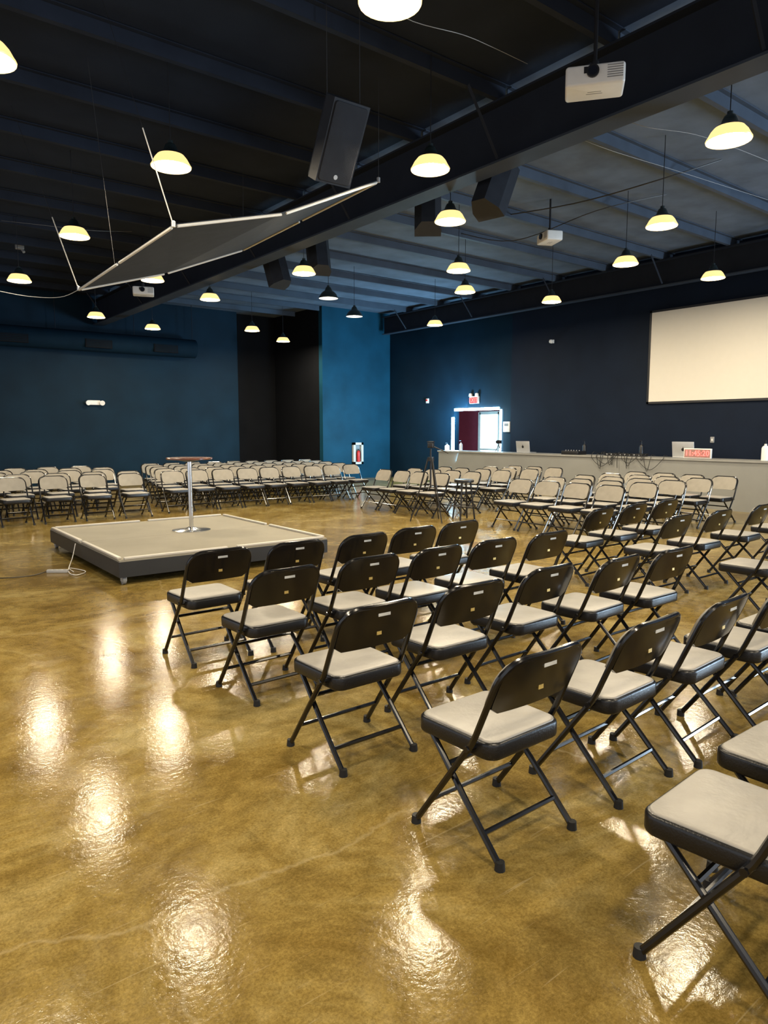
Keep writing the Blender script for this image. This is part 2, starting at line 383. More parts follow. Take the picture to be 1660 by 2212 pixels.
for i, row in enumerate(near):
    for j, (a, b) in enumerate(row):
        lab = 'black-backed folding chair, %s from left in the %s row of the near block' % (ORD[j], ORD[i])
        if i == 4: lab = ('large cropped folding chair in the bottom right corner of the photo' if j == 0 else 'cropped folding chair at the right edge just above the corner chair')
        seat_at(a, b, rad(2), lab, 'near folding chairs seen from behind')
side = [[(1250, 1163), (1325, 1150), (1395, 1138)], [(1410, 1182), (1500, 1167), (1590, 1151), (1675, 1137)], [(1625, 1217), (1730, 1197)]]
for i, row in enumerate(side):
    for j, (a, b) in enumerate(row):
        seat_at(a, b, rad(2), 'black folding chair across the right aisle, %s from left in its %s row' % (ORD[j], ORD[i]), 'folding chairs beyond the right cross aisle')
for i in range(5):
    X = 8.9 + 0.85 * i
    for j in range(4):
        place_chair(X + random.uniform(-.04, .04), 6.15 + 0.58 * j, rad(90), 'grey-backed chair right of the stool, %s from right, %s row before the counter' % (ORD[j], ORD[i]), 'folding chairs facing left before the counter')
    for j in range(4 if i < 3 else 3):
        place_chair(X + random.uniform(-.04, .04), 9.9 + 0.58 * j, rad(90), 'grey-backed chair behind the tripod, %s from right, %s row from the stage' % (ORD[j], ORD[i]), 'folding chairs facing left behind the tripod')
for i in range(5):
    Y = 13.4 + 0.85 * i
    for j in range(5):
        X = 1.72 + 0.68 * j + (0.25 if i % 2 else 0)
        place_chair(X, Y + random.uniform(-.04, .04), rad(180), 'far left folding chair with grey back, %s from left in the %s row' % (ORD[j], ORD[i]), 'folding chairs at the far left')
for i in range(5):
    Y = 13.7 + 0.85 * i
    for j in range(9):
        X = 5.38 + 0.56 * j + 0.2 * i
        place_chair(X, Y + random.uniform(-.04, .04), rad(180), 'grey-backed chair in the far block behind the table, %s from left, %s row' % (ORD[j], ORD[i]), 'folding chairs in the far block behind the stage')

# ---------------------------------------------------------------- stage
c4 = [gp(245, 1212, .27), gp(695, 1163, .27), gp(487, 1110, .27), gp(122, 1143, .27)]
ctr = sum(c4, Vector()) / 4
U = ((c4[3] - c4[0]) + (c4[2] - c4[1])) / 2; V = ((c4[1] - c4[0]) + (c4[2] - c4[3])) / 2
ang = (math.atan2(V.y, V.x) + math.atan2(U.y, U.x) - PI / 2) / 2
SW, SL = V.length, U.length
st = thing('stage_platform', 'low square stage on castors with beige-grey deck and pale edge bars', 'stage', (ctr.x, ctr.y, 0), ang)
for s in (-1, 1):
    MB().box((0, s * SL / 4, 0.258), (SW - 0.01, SL / 2 - 0.006, 0.02)).build('deck_panel', M['carpet'], st, smooth=False)
fz = 0.165; fh = 0.165
for s in (-1, 1):
    MB().box((s * (SW / 2 - 0.02), 0, fz), (0.04, SL, fh)).build('fascia', M['fascia'], st, smooth=False)
    MB().box((0, s * (SL / 2 - 0.02), fz), (SW - 0.08, 0.04, fh)).build('fascia', M['fascia'], st, smooth=False)
    for q in (-1, 1):
        e = MB().tube([(s * (SW / 2 - 0.06), q * (SL / 2 - 0.06), 0.1), (s * (SW / 2 - 0.06), q * (SL / 2 - 0.06), 0.085)], 0.03, 10).box((s * (SW / 2 - 0.06), q * (SL / 2 - 0.06), 0.06), (0.055, 0.05, 0.05)).build('castor', M['silver'], st)
        MB().tube([(s * (SW / 2 - 0.06) - 0.018, q * (SL / 2 - 0.06), 0.045), (s * (SW / 2 - 0.06) + 0.018, q * (SL / 2 - 0.06), 0.045)], 0.045, 18).build('wheel', M['grey_plastic'], e)
        MB().rbox((s * (SW / 2 - 0.025), q * SL / 4, 0.281), (0.045, SL / 2 - 0.12, 0.026), 0.01, 0.006).build('edge_bar', M['edge_metal'], st)
        MB().rbox((q * SW / 4, s * (SL / 2 - 0.025), 0.281), (SW / 2 - 0.12, 0.045, 0.026), 0.01, 0.006).build('edge_bar', M['edge_metal'], st)
tp = gp(414, 1145, 0.27)
tb = thing('pedestal_table', 'tall round cocktail table with chrome pole and brown top standing on the stage', 'table', (tp.x, tp.y, 0.2682))
MB().lathe([(0.0001, 0), (0.255, 0), (0.255, 0.010), (0.20, 0.018), (0.08, 0.026), (0.04, 0.05), (0.0001, 0.05)], 48).build('base', M['chrome'], tb)
MB().lathe([(0.0001, 0.03), (0.030, 0.03), (0.030, 0.95), (0.0001, 0.95)], 24).build('pole', M['chrome'], tb)
MB().lathe([(0.0001, 0.93), (0.05, 0.935), (0.16, 0.955), (0.16, 0.965), (0.0001, 0.965)], 24).build('top_bracket', M['dark_plastic'], tb)
MB().lathe([(0.0001, 0.965), (0.295, 0.965), (0.305, 0.972), (0.305, 0.984), (0.298, 0.99), (0.0001, 0.99)], 48).build('tabletop', M['wood'], tb)
ps = gp(125, 1237, 0)
pst = thing('power_strip', 'white power strip lying on the floor beside the stage', 'power strip', (ps.x, ps.y, 0), rad(-35))
MB().rbox((0, 0, 0.018), (0.24, 0.05, 0.036), 0.01, 0.006).build('body', M['pale_wire'], pst)
for k in range(4): MB().box((-0.085 + 0.056 * k, 0, 0.037), (0.03, 0.03, 0.003)).build('socket', M['grey_plastic'], pst, smooth=False)
def smooth_path(pts, n=6):
    pts = [Vector(p) for p in pts]; out = []
    for i in range(len(pts) - 1):
        p0 = pts[max(i - 1, 0)]; p1 = pts[i]; p2 = pts[i + 1]; p3 = pts[min(i + 2, len(pts) - 1)]
        for k in range(n):
            t = k / n
            out.append(0.5 * ((2 * p1) + (p2 - p0) * t + (2 * p0 - 5 * p1 + 4 * p2 - p3) * t * t + (3 * p1 - p0 - 3 * p2 + p3) * t ** 3))
    return out + [pts[-1]]
a = gp(163, 1174, .25)
tag(MB().tube(smooth_path([a, gp(157, 1203, .1), gp(148, 1234, .012), gp(165, 1242, .012), gp(185, 1234, .012), gp(150, 1227, .012), ps + Vector((0.14, -.12, .012))]), 0.005, 6).build('extension_cord', M['white_plastic']), 'white cord looping from the stage edge down to the power strip', 'cord')
tag(MB().tube(smooth_path([ps + Vector((-.1, .09, .012)), gp(70, 1243, .008), gp(20, 1248, .008), gp(-60, 1250, .008)]), 0.005, 6).build('floor_cable', M['dark_plastic']), 'black cable on the floor running from the power strip to the left', 'cable')

# ---------------------------------------------------------------- suspended frame over the stage
A = onX(375, 487, 2.6); Cc = onX(170, 625, 2.6); zA = (A.z + Cc.z) / 2
M1 = onX(612, 461, 3.85); M2 = onX(358, 590, 3.85); B = onX(818, 391, 5.1)
D = Vector((5.1, B.y + (Cc.y - A.y) * 1.06, B.z - 0.10))
fr = thing('suspended_frame', 'white-edged black fabric frame hanging slanted on cables above the stage', 'hanging frame')
def quad(p, q, r_, s_, th=0.012):
    n = (q - p).cross(s_ - p).normalized() * th
    return MB().add([p, q, r_, s_, p + n, q + n, r_ + n, s_ + n], [(0, 1, 2, 3), (4, 5, 6, 7), (0, 1, 5, 4), (1, 2, 6, 5), (2, 3, 7, 6), (3, 0, 4, 7)])
quad(A, M1, M2, Cc).build('fabric_panel', M['fabric'], fr, smooth=False)
quad(M1, B, D, M2).build('fabric_panel', M['fabric'], fr, smooth=False)
for p, q in ((A, M1), (M1, B), (Cc, M2), (M2, D), (A, (A + Cc) / 2), ((A + Cc) / 2, Cc), (B, (B + D) / 2), ((B + D) / 2, D)):
    p2 = p + (q - p) * 0.03; q2 = p + (q - p) * 0.98; dz = Vector((0, 0, -0.01))
    MB().tube([p2 + dz, q2 + dz], 0.014, 8).build('edge_bar', M['white_metal'], fr)
for p in (A, Cc, B, D):
    MB().lathe([(0.0001, -0.015), (0.02, -0.015), (0.02, 0.035), (0.0001, 0.045)], 10, (p.x, p.y, p.z)).build('corner_clip', M['silver'], fr)
def cable_to(p, q, r=0.005, mm='white_metal'): MB().tube([p, q], r, 6).build('suspension_cable', M[mm], fr)
def lean(p, k, r):
    e = p + Vector((-ca * k, sa * k, CZ - 0.01 - p.z)); m_ = p + (e - p) * 0.4
    cable_to(p, m_, r); cable_to(m_, e, r * 0.4, 'dark_plastic')
lean(A, 0.62, 0.006); lean(Cc, 0.72, 0.007)
cable_to(B, B + Vector((0.02, 0.02, CZ - 0.01 - B.z)), 0.003, 'dark_wire'); cable_to(D, D + Vector((0.05, 0.05, CZ - 0.01 - D.z)), 0.003, 'dark_wire')
pA = onX(248, 572, 2.6); qA = Vector((2.6, pA.y, zA)); cable_to(qA, qA + Vector((-ca * .2, sa * .2, CZ - 0.01 - zA)), 0.003, 'dark_wire')

# ---------------------------------------------------------------- pendant lamps
LZ = 4.4
def make_lamp(gm, bm_, fm, n=24):
    t = thing('pendant_lamp', '', 'pendant lamp', (0, 0, 0), 0, 'industrial dome pendant lamps')
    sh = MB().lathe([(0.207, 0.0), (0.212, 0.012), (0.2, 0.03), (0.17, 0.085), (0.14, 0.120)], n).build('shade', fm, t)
    MB().lathe([(0.143, 0.116), (0.12, 0.138), (0.082, 0.16), (0.066, 0.20), (0.052, 0.23), (0.028, 0.245), (0.028, 0.27), (0.0001, 0.27)], n).build('cap', M['shade'], t)
    MB().lathe([(0.203, 0.003), (0.188, 0.03), (0.158, 0.08), (0.118, 0.126), (0.07, 0.148), (0.0001, 0.15)], n).build('reflector', gm, sh)
    MB().lathe([(0.0001, 0.02), (0.03, 0.028), (0.045, 0.06), (0.035, 0.1), (0.02, 0.14), (0.0001, 0.14)], 14).build('bulb', bm_, t)
    MB().tube([(0, 0, 0.265), (0, 0, CZ - LZ - 0.005)], 0.005, 6).build('cord', M['dark_plastic'], t)
    return t
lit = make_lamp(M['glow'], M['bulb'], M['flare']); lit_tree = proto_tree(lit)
dim = make_lamp(M['glow_dim'], M['bulb_dim'], M['shade']); dim_tree = proto_tree(dim)
lamps = [
    (843, 8, 1, 'largest lit dome pendant cropped by the top edge of the photo'),
    (-30, 130, 1, 'lit dome pendant cropped by the left edge near the top'),
    (370, 362, 1, 'lit dome pendant above the left corner of the hanging frame'),
    (930, 368, 1, 'lit dome pendant in front of the big beam right of the hanging speaker'),
    (161, 512, 1, 'lit dome pendant left of the hanging frame'),
    (42, 608, 1, 'lit dome pendant at the far left above the back wall'),
    (208, 686, 1, 'lit dome pendant under the left end of the hanging frame'),
    (330, 607, 1, 'lit dome pendant partly hidden behind the hanging frame'),
    (330, 711, 1, 'small lit dome pendant before the black duct end'),
    (454, 648, 1, 'lit dome pendant just below the big beam right of the small projector'),
    (545, 715, 1, 'small lit dome pendant left of the recess in the back wall'),
    (612, 738, 1, 'lowest small lit dome pendant in front of the dark recess'),
    (657, 592, 1, 'bright dome pendant under the middle of the big beam'),
    (710, 645, 0, 'dim dome pendant above the left edge of the blue wall'),
    (766, 684, 0, 'small dim dome pendant in front of the blue wall'),
    (973, 480, 1, 'lit dome pendant right of the dark speakers behind the beam'),
    (991, 586, 1, 'upper of two lit dome pendants in line above the far door'),
    (1005, 632, 1, 'lower of two lit dome pendants in line above the far door'),
    (940, 703, 1, 'small lit dome pendant by the far corner of the right wall'),
    (1192, 653, 1, 'lit dome pendant before the right wall left of the screen'),
    (1352, 572, 1, 'bright dome pendant above the left edge of the screen'),
    (1541, 602, 1, 'lit dome pendant directly above the projection screen'),
    (1430, 490, 1, 'lit dome pendant at right between beam and screen'),
    (1575, 305, 1, 'large lit dome pendant at the right edge under the grey roof')]
used = {0: False, 1: False}
LCOL = (1.0, 0.85, 0.62)
def disc(p, e, col=LCOL, d=0.38):
    l = bpy.data.lights.new('lamp_light', 'AREA'); l.shape = 'DISK'; l.size = d; l.energy = e; l.color = col
    o = bpy.data.objects.new('lamp_light', l); COL.objects.link(o); o.location = p; return o
for x, y_, k, lab in lamps:
    p = gp(x, y_, LZ)
    src, tr = (lit, lit_tree) if k else (dim, dim_tree)
    if not used[k]:
        used[k] = True; src.location = p; src['label'] = lab
    else: copy_thing(src, tr, p, 0, lab)
    if k: disc(p + Vector((0, 0, -0.006)), 50)
def cam_xy(r, f): return (r * ca + f * sa, -r * sa + f * ca)
for r_, f_, e in ((-3, 2.5, 66), (1.2, 0.8, 64), (4.8, 3.0, 54), (-1.2, -2.5, 66), (4, -1.5, 60)):
    x, y_ = cam_xy(r_, f_); disc((x, y_, LZ), e)

# ---------------------------------------------------------------- projectors
def projector(px, py, z, yaw, label, wdt=0.48, dp=0.30, ht=0.16):
    p = gp(px, py, z); t = thing('projector', label, 'projector', p, yaw, 'ceiling projectors')
    f_ = dp / 2
    MB().rbox((0, 0, 0), (wdt, dp, ht), 0.03, 0.02).build('body', M['white_plastic'], t)
    ln = MB().tube([(0.02, f_ - .01, 0.02), (0.02, f_ + .02, 0.02)], 0.05, 20).build('lens', M['dark_plastic'], t)
    MB().tube([(0.02, f_ + .019, 0.02), (0.02, f_ + .023, 0.02)], 0.036, 20).build('lens_glass', M['glass_dark'], ln)
    g = MB()
    for i in range(6): g.box((-wdt * 0.33, f_ + .001, -0.035 + 0.018 * i), (wdt * 0.26, 0.004, 0.007))
    g.build('vent_grille', M['grey_plastic'], t, smooth=False)
    MB().box((wdt * 0.16, f_ + .001, 0.035), (0.03, 0.004, 0.05)).build('sensor_window', M['dark_plastic'], t, smooth=False)
    k = MB()
    for i in range(2): k.box((0, -0.02 + 0.035 * i, -ht / 2 - .0005), (0.13 - 0.02 * i, 0.008, 0.002))
    k.build('printed_label', M['grey_plastic'], t, smooth=False)
    MB().box((0, 0, ht / 2 + .01), (0.2, 0.16, 0.02)).tube([(0, 0, ht / 2), (0, 0, 0.16)], 0.03, 12).build('mount_plate', M['dark_plastic'], t)
    MB().tube([(0, 0, 0.13), (0, 0, CZ - z - 0.005)], 0.016, 10).build('mount_pole', M['dark_plastic'], t)
    return t
projector(1285, 178, 4.5, rad(128), 'large white projector hanging in front of the big beam at upper right', 0.47)
projector(1188, 514, 4.95, rad(65), 'white projector hanging under the grey roof right of the beam', 0.42)
projector(310, 630, 4.5, rad(160), 'small white projector hanging below the far end of the hanging frame', 0.42)

# ---------------------------------------------------------------- hung loudspeakers
def speaker(px, py, z, yaw, tilt, label, sc=1.0, X=None):
    p = gp(px, py, z) if X is None else onX(px, py, X)
    t = thing('loudspeaker', label, 'loudspeaker', p, 0, 'hanging loudspeakers')
    t.rotation_euler = (-tilt, 0, yaw); R = Euler((-tilt, 0, yaw)).to_matrix(); Ri = R.transposed()
    w_, d_, h_ = 0.40 * sc, 0.36 * sc, 0.74 * sc
    poly = [(-w_ / 2, d_ / 2), (w_ / 2, d_ / 2), (w_ / 2, 0.02), (w_ / 4, -d_ / 2), (-w_ / 4, -d_ / 2), (-w_ / 2, 0.02)]
    MB().prism(poly, -h_ / 2, h_ / 2).build('cabinet', M['speaker_grey'], t, smooth=False)
    MB().rbox((0, 0, 0), (w_ - 0.04, h_ - 0.04, 0.016), 0.03, 0.006, T=Matrix.Translation((0, d_ / 2 + 0.006, 0)) @ Matrix.Rotation(PI / 2, 4, 'X')).build('grille', M['grille'], t)
    MB().tube([(0, d_ / 2 + 0.012, -h_ * 0.4), (0, d_ / 2 + 0.018, -h_ * 0.4)], 0.022, 16).build('badge', M['silver'], t)
    for s in (-1, 1):
        a_ = Vector((s * w_ * 0.38, 0.05 - 0.12 * (s > 0), h_ / 2)); wtop = R @ a_ + p
        e_ = Ri @ (Vector((wtop.x, wtop.y, CZ - 0.01)) - p)
        MB().tube([a_, e_], 0.004, 6).build('chain', M['dark_wire'], t)
    return t
speaker(722, 303, 4.45, rad(178), rad(30), 'black loudspeaker hanging on chains in front of the big beam')
speaker(1065, 403, 4.6, rad(-80), rad(28), 'grey loudspeaker tilted just behind the beam near the second projector', X=7.0)
speaker(925, 448, 4.7, rad(-40), rad(20), 'dark loudspeaker behind the beam right of its middle', X=7.3)
speaker(690, 545, 4.7, rad(-20), rad(20), 'dark loudspeaker hanging behind the beam above the bright lamp', X=7.3)
speaker(600, 578, 4.7, rad(10), rad(20), 'farthest dark loudspeaker under the beam, left of the bright lamp', X=7.3)

# ---------------------------------------------------------------- duct, wires, ceiling fittings
zd = onY(200, 738, YF - 0.40).z; xd = onY(420, 738, YF - 0.40).x
du = thing('air_duct', 'long round black air duct along the top of the far left wall', 'duct', (0, YF - 0.40, zd))
MB().tube([(-6, 0, 0), (xd, 0, 0)], 0.29, 24).build('pipe', M['duct'], du)
for px in (30, 215, 360):
    xv = onY(px, 740, YF - 0.75).x
    vn = MB().box((xv, -0.28, -0.08), (0.75, 0.06, 0.24)).build('vent', M['black_wall'], du, smooth=False)
    sl = MB()
    for k in range(5): sl.box((xv, -0.315, -0.16 + 0.045 * k), (0.68, 0.01, 0.012))
    sl.build('louvre', M['duct'], vn, smooth=False)
for px in (0, 120, 290, 415):
    xv = onY(px, 720, YF - 0.40).x
    MB().tube([(xv, 0, 0.28), (xv, 0, CZ - zd - 0.01)], 0.01, 6).build('hanger', M['steel_dark'], du)
def wire(pts, z, label, mm='grey_plastic', r=0.006):
    q = [gp(x, y_, zz) for (x, y_), zz in zip(pts, z)]
    return tag(MB().tube(smooth_path(q), r, 5).build('hanging_wire', M[mm]), label, 'wire')
zt_ = CZ - 0.03
wire([(843, -20), (875, 38), (1000, 75), (1060, 100), (1140, 138)], [zt_, 4.9, 5.1, 5.2, zt_], 'pale wire sagging from the largest pendant lamp towards the beam', 'pale_wire', 0.003)
wire([(1340, 255), (1400, 275), (1500, 290), (1590, 320), (1670, 352)], [zt_, 5.35, 5.35, 5.35, zt_], 'upper pale wire sagging under the grey roof at the right edge', 'pale_wire', 0.003)
wire([(1230, 290), (1320, 325), (1450, 365), (1560, 400), (1670, 435)], [zt_, 5.35, 5.35, 5.35, zt_], 'pale wire under the grey roof, below the upper sagging wire', 'pale_wire', 0.003)
wire([(-20, 474), (80, 485), (200, 498), (285, 500)], [zt_, 5.2, 5.2, zt_], 'thin dark wire across the dark roof at left', 'grey_plastic', 0.003)
wire([(-20, 625), (60, 640), (130, 642), (172, 625)], [zA, zA, zA, zA], 'pale cable running left from the low end of the hanging frame', 'pale_wire', 0.004)
wire([(1060, 470), (1240, 440), (1420, 390), (1560, 345)], [zt_, 5.3, 5.3, zt_], 'thick dark cable run across the grey roof bay', 'dark_wire', 0.010)
wire([(980, 500), (1110, 520), (1290, 455), (1440, 420)], [zt_, 5.2, 5.3, zt_], 'dark drooping cable beside the second projector', 'dark_wire', 0.008)
p = gp(925, 126, CZ); sd = thing('smoke_detector', 'round dark smoke detector on the dark roof above the front lamp', 'smoke detector', p)
MB().lathe([(0.0001, 0), (0.07, 0), (0.075, -0.02), (0.06, -0.045), (0.0001, -0.05)], 20).build('body', M['grey_plastic'], sd)
p = gp(42, 528, CZ); sd = thing('roof_junction_box', 'small pale box fixed to the dark roof at the far left', 'junction box', p)
MB().rbox((0, 0, -0.05), (0.16, 0.12, 0.1), 0.01, 0.01).tube([(0.05, 0, -.1), (0.07, -.05, -.16)], 0.03, 10).build('body', M['grey_plastic'], sd)

# ---------------------------------------------------------------- projection screen on the wall
XP = XS - 0.032
sT = onX(1407, 672, XP).z; sB = onX(1397, 873, XP).z; sY = onX(1402, 775, XP).y; sW = (sT - sB) * 1.72
ps_ = thing('projection_screen', 'large blank cream projection screen with black border on the right wall', 'projection screen', (XP, sY - sW / 2, (sT + sB) / 2))
MB().box((0.0, 0, 0), (0.03, sW - 0.1, sT - sB - 0.1)).build('screen_surface', M['cream'], ps_, smooth=False)
hh = sT - sB
MB().box((0.005, 0, hh / 2 - 0.025), (0.05, sW, 0.05)).box((0.005, 0, -hh / 2 + 0.025), (0.05, sW, 0.05)).box((0.005, sW / 2 - 0.025, 0), (0.05, 0.05, hh)).box((0.005, -sW / 2 + 0.025, 0), (0.05, 0.05, hh)).build('border', M['dark_plastic'], ps_, smooth=False)
p = onX(1540, 950, XS); wo = thing('wall_outlet', 'small wall plate between the dark bottle and the laptop', 'wall plate', (XS, p.y, p.z))
MB().rbox((-0.008, 0, 0), (0.02, 0.09, 0.13), 0.006, 0.004).build('plate', M['grey_plastic'], wo); MB().box((-0.02, 0, 0), (0.006, 0.03, 0.05)).build('switch', M['white_plastic'], wo, smooth=False)

# ---------------------------------------------------------------- door surround, signs on the right wall
ls = thing('light_strip_frame', 'glowing blue-white light strip around the far doorway', 'light strip', (XW - 0.03, 0, 0))
MB().box((0, dL + 0.03, dT / 2 + 0.25), (0.05, 0.09, dT - 0.9)).build('side_strip', M['led'], ls, smooth=False)
MB().box((0, dR - 0.03, dT / 2 + 0.35), (0.05, 0.04, dT - 0.7)).build('side_strip', M['led'], ls, smooth=False)
MB().box((0, (dL + dR) / 2, dT + 0.03), (0.05, dL - dR - 0.1, 0.08)).build('top_strip', M['led'], ls, smooth=False)
es = onX(1027, 864, XW)
ex = thing('exit_sign', 'red glowing exit sign with lamp heads above the far doorway', 'exit sign', (XW - 0.034, es.y, es.z))
MB().rbox((0, 0, 0), (0.07, 0.36, 0.22), 0.01, 0.01).build('housing', M['white_plastic'], ex)
MB().box((-0.036, 0, -0.01), (0.004, 0.33, 0.18)).build('face', M['red_face'], ex, smooth=False)
text_mesh('lettering', 'EXIT', 0.18, M['red_led'], ex, facing_minus_x((-0.041, 0, -0.01)))
for s in (-1, 1): MB().lathe([(0.0001, -.05), (0.06, -.05), (0.05, .03), (0.0001, .05)], 14, (-0.03, s * 0.13, 0.16)).build('lamp_head', M['white_plastic'], ex)
p = onX(1195, 738, XS); wc = thing('wall_camera', 'small white camera on the dark wall left of the screen', 'camera', (XS, p.y, p.z))
MB().box((-0.018, 0, 0), (0.04, 0.09, 0.09)).build('mount', M['white_plastic'], wc, smooth=False); MB().lathe([(0.0001, -.05), (0.04, -.04), (0.055, 0), (0.04, .04), (0.0001, .05)], 14, (-0.08, 0, 0)).build('head', M['white_plastic'], wc)
p = onX(925, 866, XW); al = thing('wall_alarm', 'small white alarm box on the blue wall left of the doorway', 'alarm', (XW, p.y, p.z))
MB().rbox((-0.022, 0, 0), (0.05, 0.11, 0.15), 0.01, 0.008).build('body', M['white_plastic'], al); MB().box((-0.055, 0, 0.02), (0.02, 0.06, 0.05)).build('lens', M['red'], al, smooth=False)
p = onX(1098, 922, XW); nb = thing('wall_panel', 'white keypad box on the wall right of the glowing doorway', 'wall box', (XW, p.y, p.z))
MB().rbox((-0.036, 0, 0), (0.08, 0.26, 0.30), 0.01, 0.008).build('box', M['white_plastic'], nb); MB().box((-0.08, 0, 0.06), (0.006, 0.14, 0.07)).build('display', M['grey_plastic'], nb, smooth=False)
f0 = onY(761, 956, YB); f1 = onY(782, 1002, YB); fw, fh_ = f1.x - f0.x, f0.z - f1.z
fc = thing('extinguisher_cabinet', 'white-framed fire extinguisher cabinet on the blue wall', 'cabinet', ((f0.x + f1.x) / 2, YB + 0.004, (f0.z + f1.z) / 2))
MB().box((0, -0.05, fh_ / 2 - .04), (fw, 0.1, .08)).box((0, -0.05, -fh_ / 2 + .04), (fw, 0.1, .08)).box((fw / 2 - .04, -0.05, 0), (.08, 0.1, fh_)).box((-fw / 2 + .04, -0.05, 0), (.08, 0.1, fh_)).build('frame', M['white_metal'], fc, smooth=False)
MB().box((0, -0.01, 0), (fw - 0.1, 0.015, fh_ - 0.1)).build('back_panel', M['grey_plastic'], fc, smooth=False)
fe = thing('fire_extinguisher', 'red fire extinguisher inside the white wall cabinet', 'fire extinguisher', ((f0.x + f1.x) / 2, YB - 0.085, f1.z + 0.08))
MB().lathe([(0.0001, 0), (0.06, 0), (0.06, 0.3), (0.05, 0.35), (0.02, 0.38), (0.0001, 0.38)], 18).build('bottle', M['red'], fe)
MB().box((0, 0, 0.4), (0.03, 0.03, 0.05)).box((0.03, 0, 0.43), (0.12, 0.02, 0.015)).build('valve_handle', M['dark_plastic'], fe, smooth=False)
MB().tube(smooth_path([(0.02, 0, .4), (0.08, 0, .33), (0.075, 0, .1)]), 0.012, 6).build('hose', M['rubber'], fe)
p = onY(203, 870, YF); el = thing('emergency_light', 'white twin-head emergency light on the far left wall', 'emergency light', (p.x, YF + 0.006, p.z))
MB().rbox((0, -0.05, 0), (0.34, 0.1, 0.14), 0.02, 0.015).build('housing', M['white_plastic'], el)
for s in (-1, 1): MB().tube([(s * 0.22, -0.08, 0.0), (s * 0.2, -0.17, -0.01)], [0.05, 0.075], 16).build('lamp_head', M['white_plastic'], el)

# ---------------------------------------------------------------- counter and what stands on it
XC = 14.3; CT = 1.03; yc0 = onX(948, 985, XC).y
ct = thing('service_counter', 'long grey counter along the right wall below the screen', 'counter', (XC, 0, 0))
MB().box((0.3, (yc0 - 1) / 2 + 0.0, (CT - 0.04) / 2), (0.6, yc0 + 1, CT - 0.04)).build('front', M['counter'], ct, smooth=False)
MB().box((0.3, (yc0 - 1) / 2, CT - 0.02), (0.66, yc0 + 1.06, 0.04)).build('countertop', M['counter_top'], ct, smooth=False)
def cpos(px, X=14.55): return Vector((X, onX(px, 980, X).y, CT + 0.001))
def laptop(px, label, wd, ht):
    p = cpos(px); t = thing('laptop', label, 'laptop', p, 0, 'silver laptops on the counter')
    MB().rbox((0.13, 0, 0.012), (0.28, wd, 0.02), 0.02, 0.006).build('base', M['silver'], t)
    T = Matrix.Translation((-0.02, 0, ht / 2 + 0.01)) @ Matrix.Rotation(rad(-8), 4, 'Y')
    ld = MB().rbox((0, 0, 0), (0.012, wd, ht), 0.005, 0.004, T=T).build('lid', M['silver'], t)
    lg = MB().lathe([(0.0001, -.003), (0.033, -.003), (0.036, 0), (0.033, .003), (0.0001, .003)], 16, T=T @ Matrix.Translation((-0.008, 0, 0)) @ Matrix.Rotation(PI / 2, 4, 'Y'))
    lg.box((-0.008, -0.006, 0.048), (0.006, 0.012, 0.022), T=T)
    lg.build('lid_emblem', M['dark_plastic'], ld)
laptop(1131, 'silver laptop with raised lid on the counter near the doorway', 0.46, 0.30)
laptop(1477, 'silver laptop with dark lid emblem on the counter beside the red clock', 0.50, 0.34)
p = cpos(1508, 14.36); ck = thing('digital_clock', 'red digital countdown clock on the counter in front of the laptop', 'clock', p)
MB().rbox((0, 0, 0.11), (0.05, 0.60, 0.21), 0.01, 0.008).build('housing', M['white_plastic'], ck)
MB().box((-0.027, 0, 0.11), (0.004, 0.56, 0.17)).build('face', M['clock_face'], ck, smooth=False)
text_mesh('digits', '11:45:20', 0.155, M['red_led'], ck, facing_minus_x((-0.032, 0, 0.11)))
p = cpos(1240, 14.5); mx_ = thing('mixing_console', 'flat black mixing console on the counter beside a dark bottle', 'mixer', p)
MB().rbox((0, 0, 0.045), (0.35, 0.5, 0.09), 0.01, 0.01).build('body', M['dark_plastic'], mx_)
for k in range(6): MB().lathe([(0.0001, 0.0), (0.014, 0), (0.012, 0.025), (0.0001, 0.025)], 10, (-0.05, -0.2 + 0.08 * k, 0.09)).build('knob', M['grey_plastic'], mx_)
def bottle(px, label, mm, h=0.26, r=0.04, X=14.55):
    p = cpos(px, X); t = thing('pump_bottle', label, 'bottle', p)
    MB().lathe([(0.0001, 0), (r, 0), (r, h * .6), (r * .8, h * .68), (r * .35, h * .74), (r * .35, h * .82), (0.0001, h * .82)], 16).build('body', mm, t)
    MB().tube([(0, 0, h * .8), (0, 0, h)], 0.008, 8).tube([(0, 0, h * .99), (-0.05, 0.02, h * .97)], 0.008, 6).build('pump', M['dark_plastic'], t)
bottle(1263, 'dark pump bottle on the counter right of the mixing console', M['dark_plastic'], 0.34, 0.05, 14.8)
bottle(1386, 'dark pump bottle on the counter behind the tangled cables', M['dark_plastic'], 0.36, 0.05, 14.85)
bottle(996, 'clear pale bottle on the left end of the counter', M['silver'], 0.3, 0.05)
bottle(966, 'short white tub on the far left corner of the counter', M['white_plastic'], 0.22, 0.07)
bottle(1654, 'white bottle on the counter at the right edge of the photo', M['white_plastic'], 0.4, 0.07)
p = cpos(1078); mc = thing('mini_tripod', 'small black camera on a mini tripod in front of the doorway', 'camera', p + Vector((0, 0, 0.008)))
for k in range(3): MB().tube([(0, 0, 0.2), (0.1 * math.cos(k * 2.1), 0.1 * math.sin(k * 2.1), 0.0)], 0.008, 6).build('leg', M['dark_plastic'], mc)
MB().rbox((0, 0, 0.27), (0.08, 0.13, 0.1), 0.01, 0.01).tube([(-.04, 0, .27), (-.1, 0, .27)], 0.035, 12).tube([(0, 0, .19), (0, 0, .23)], 0.015, 8).build('camera_body', M['dark_plastic'], mc)
p = cpos(1350, 14.55); gb = thing('stage_box', 'flat black cable box on the counter under tangled cables', 'equipment box', p)
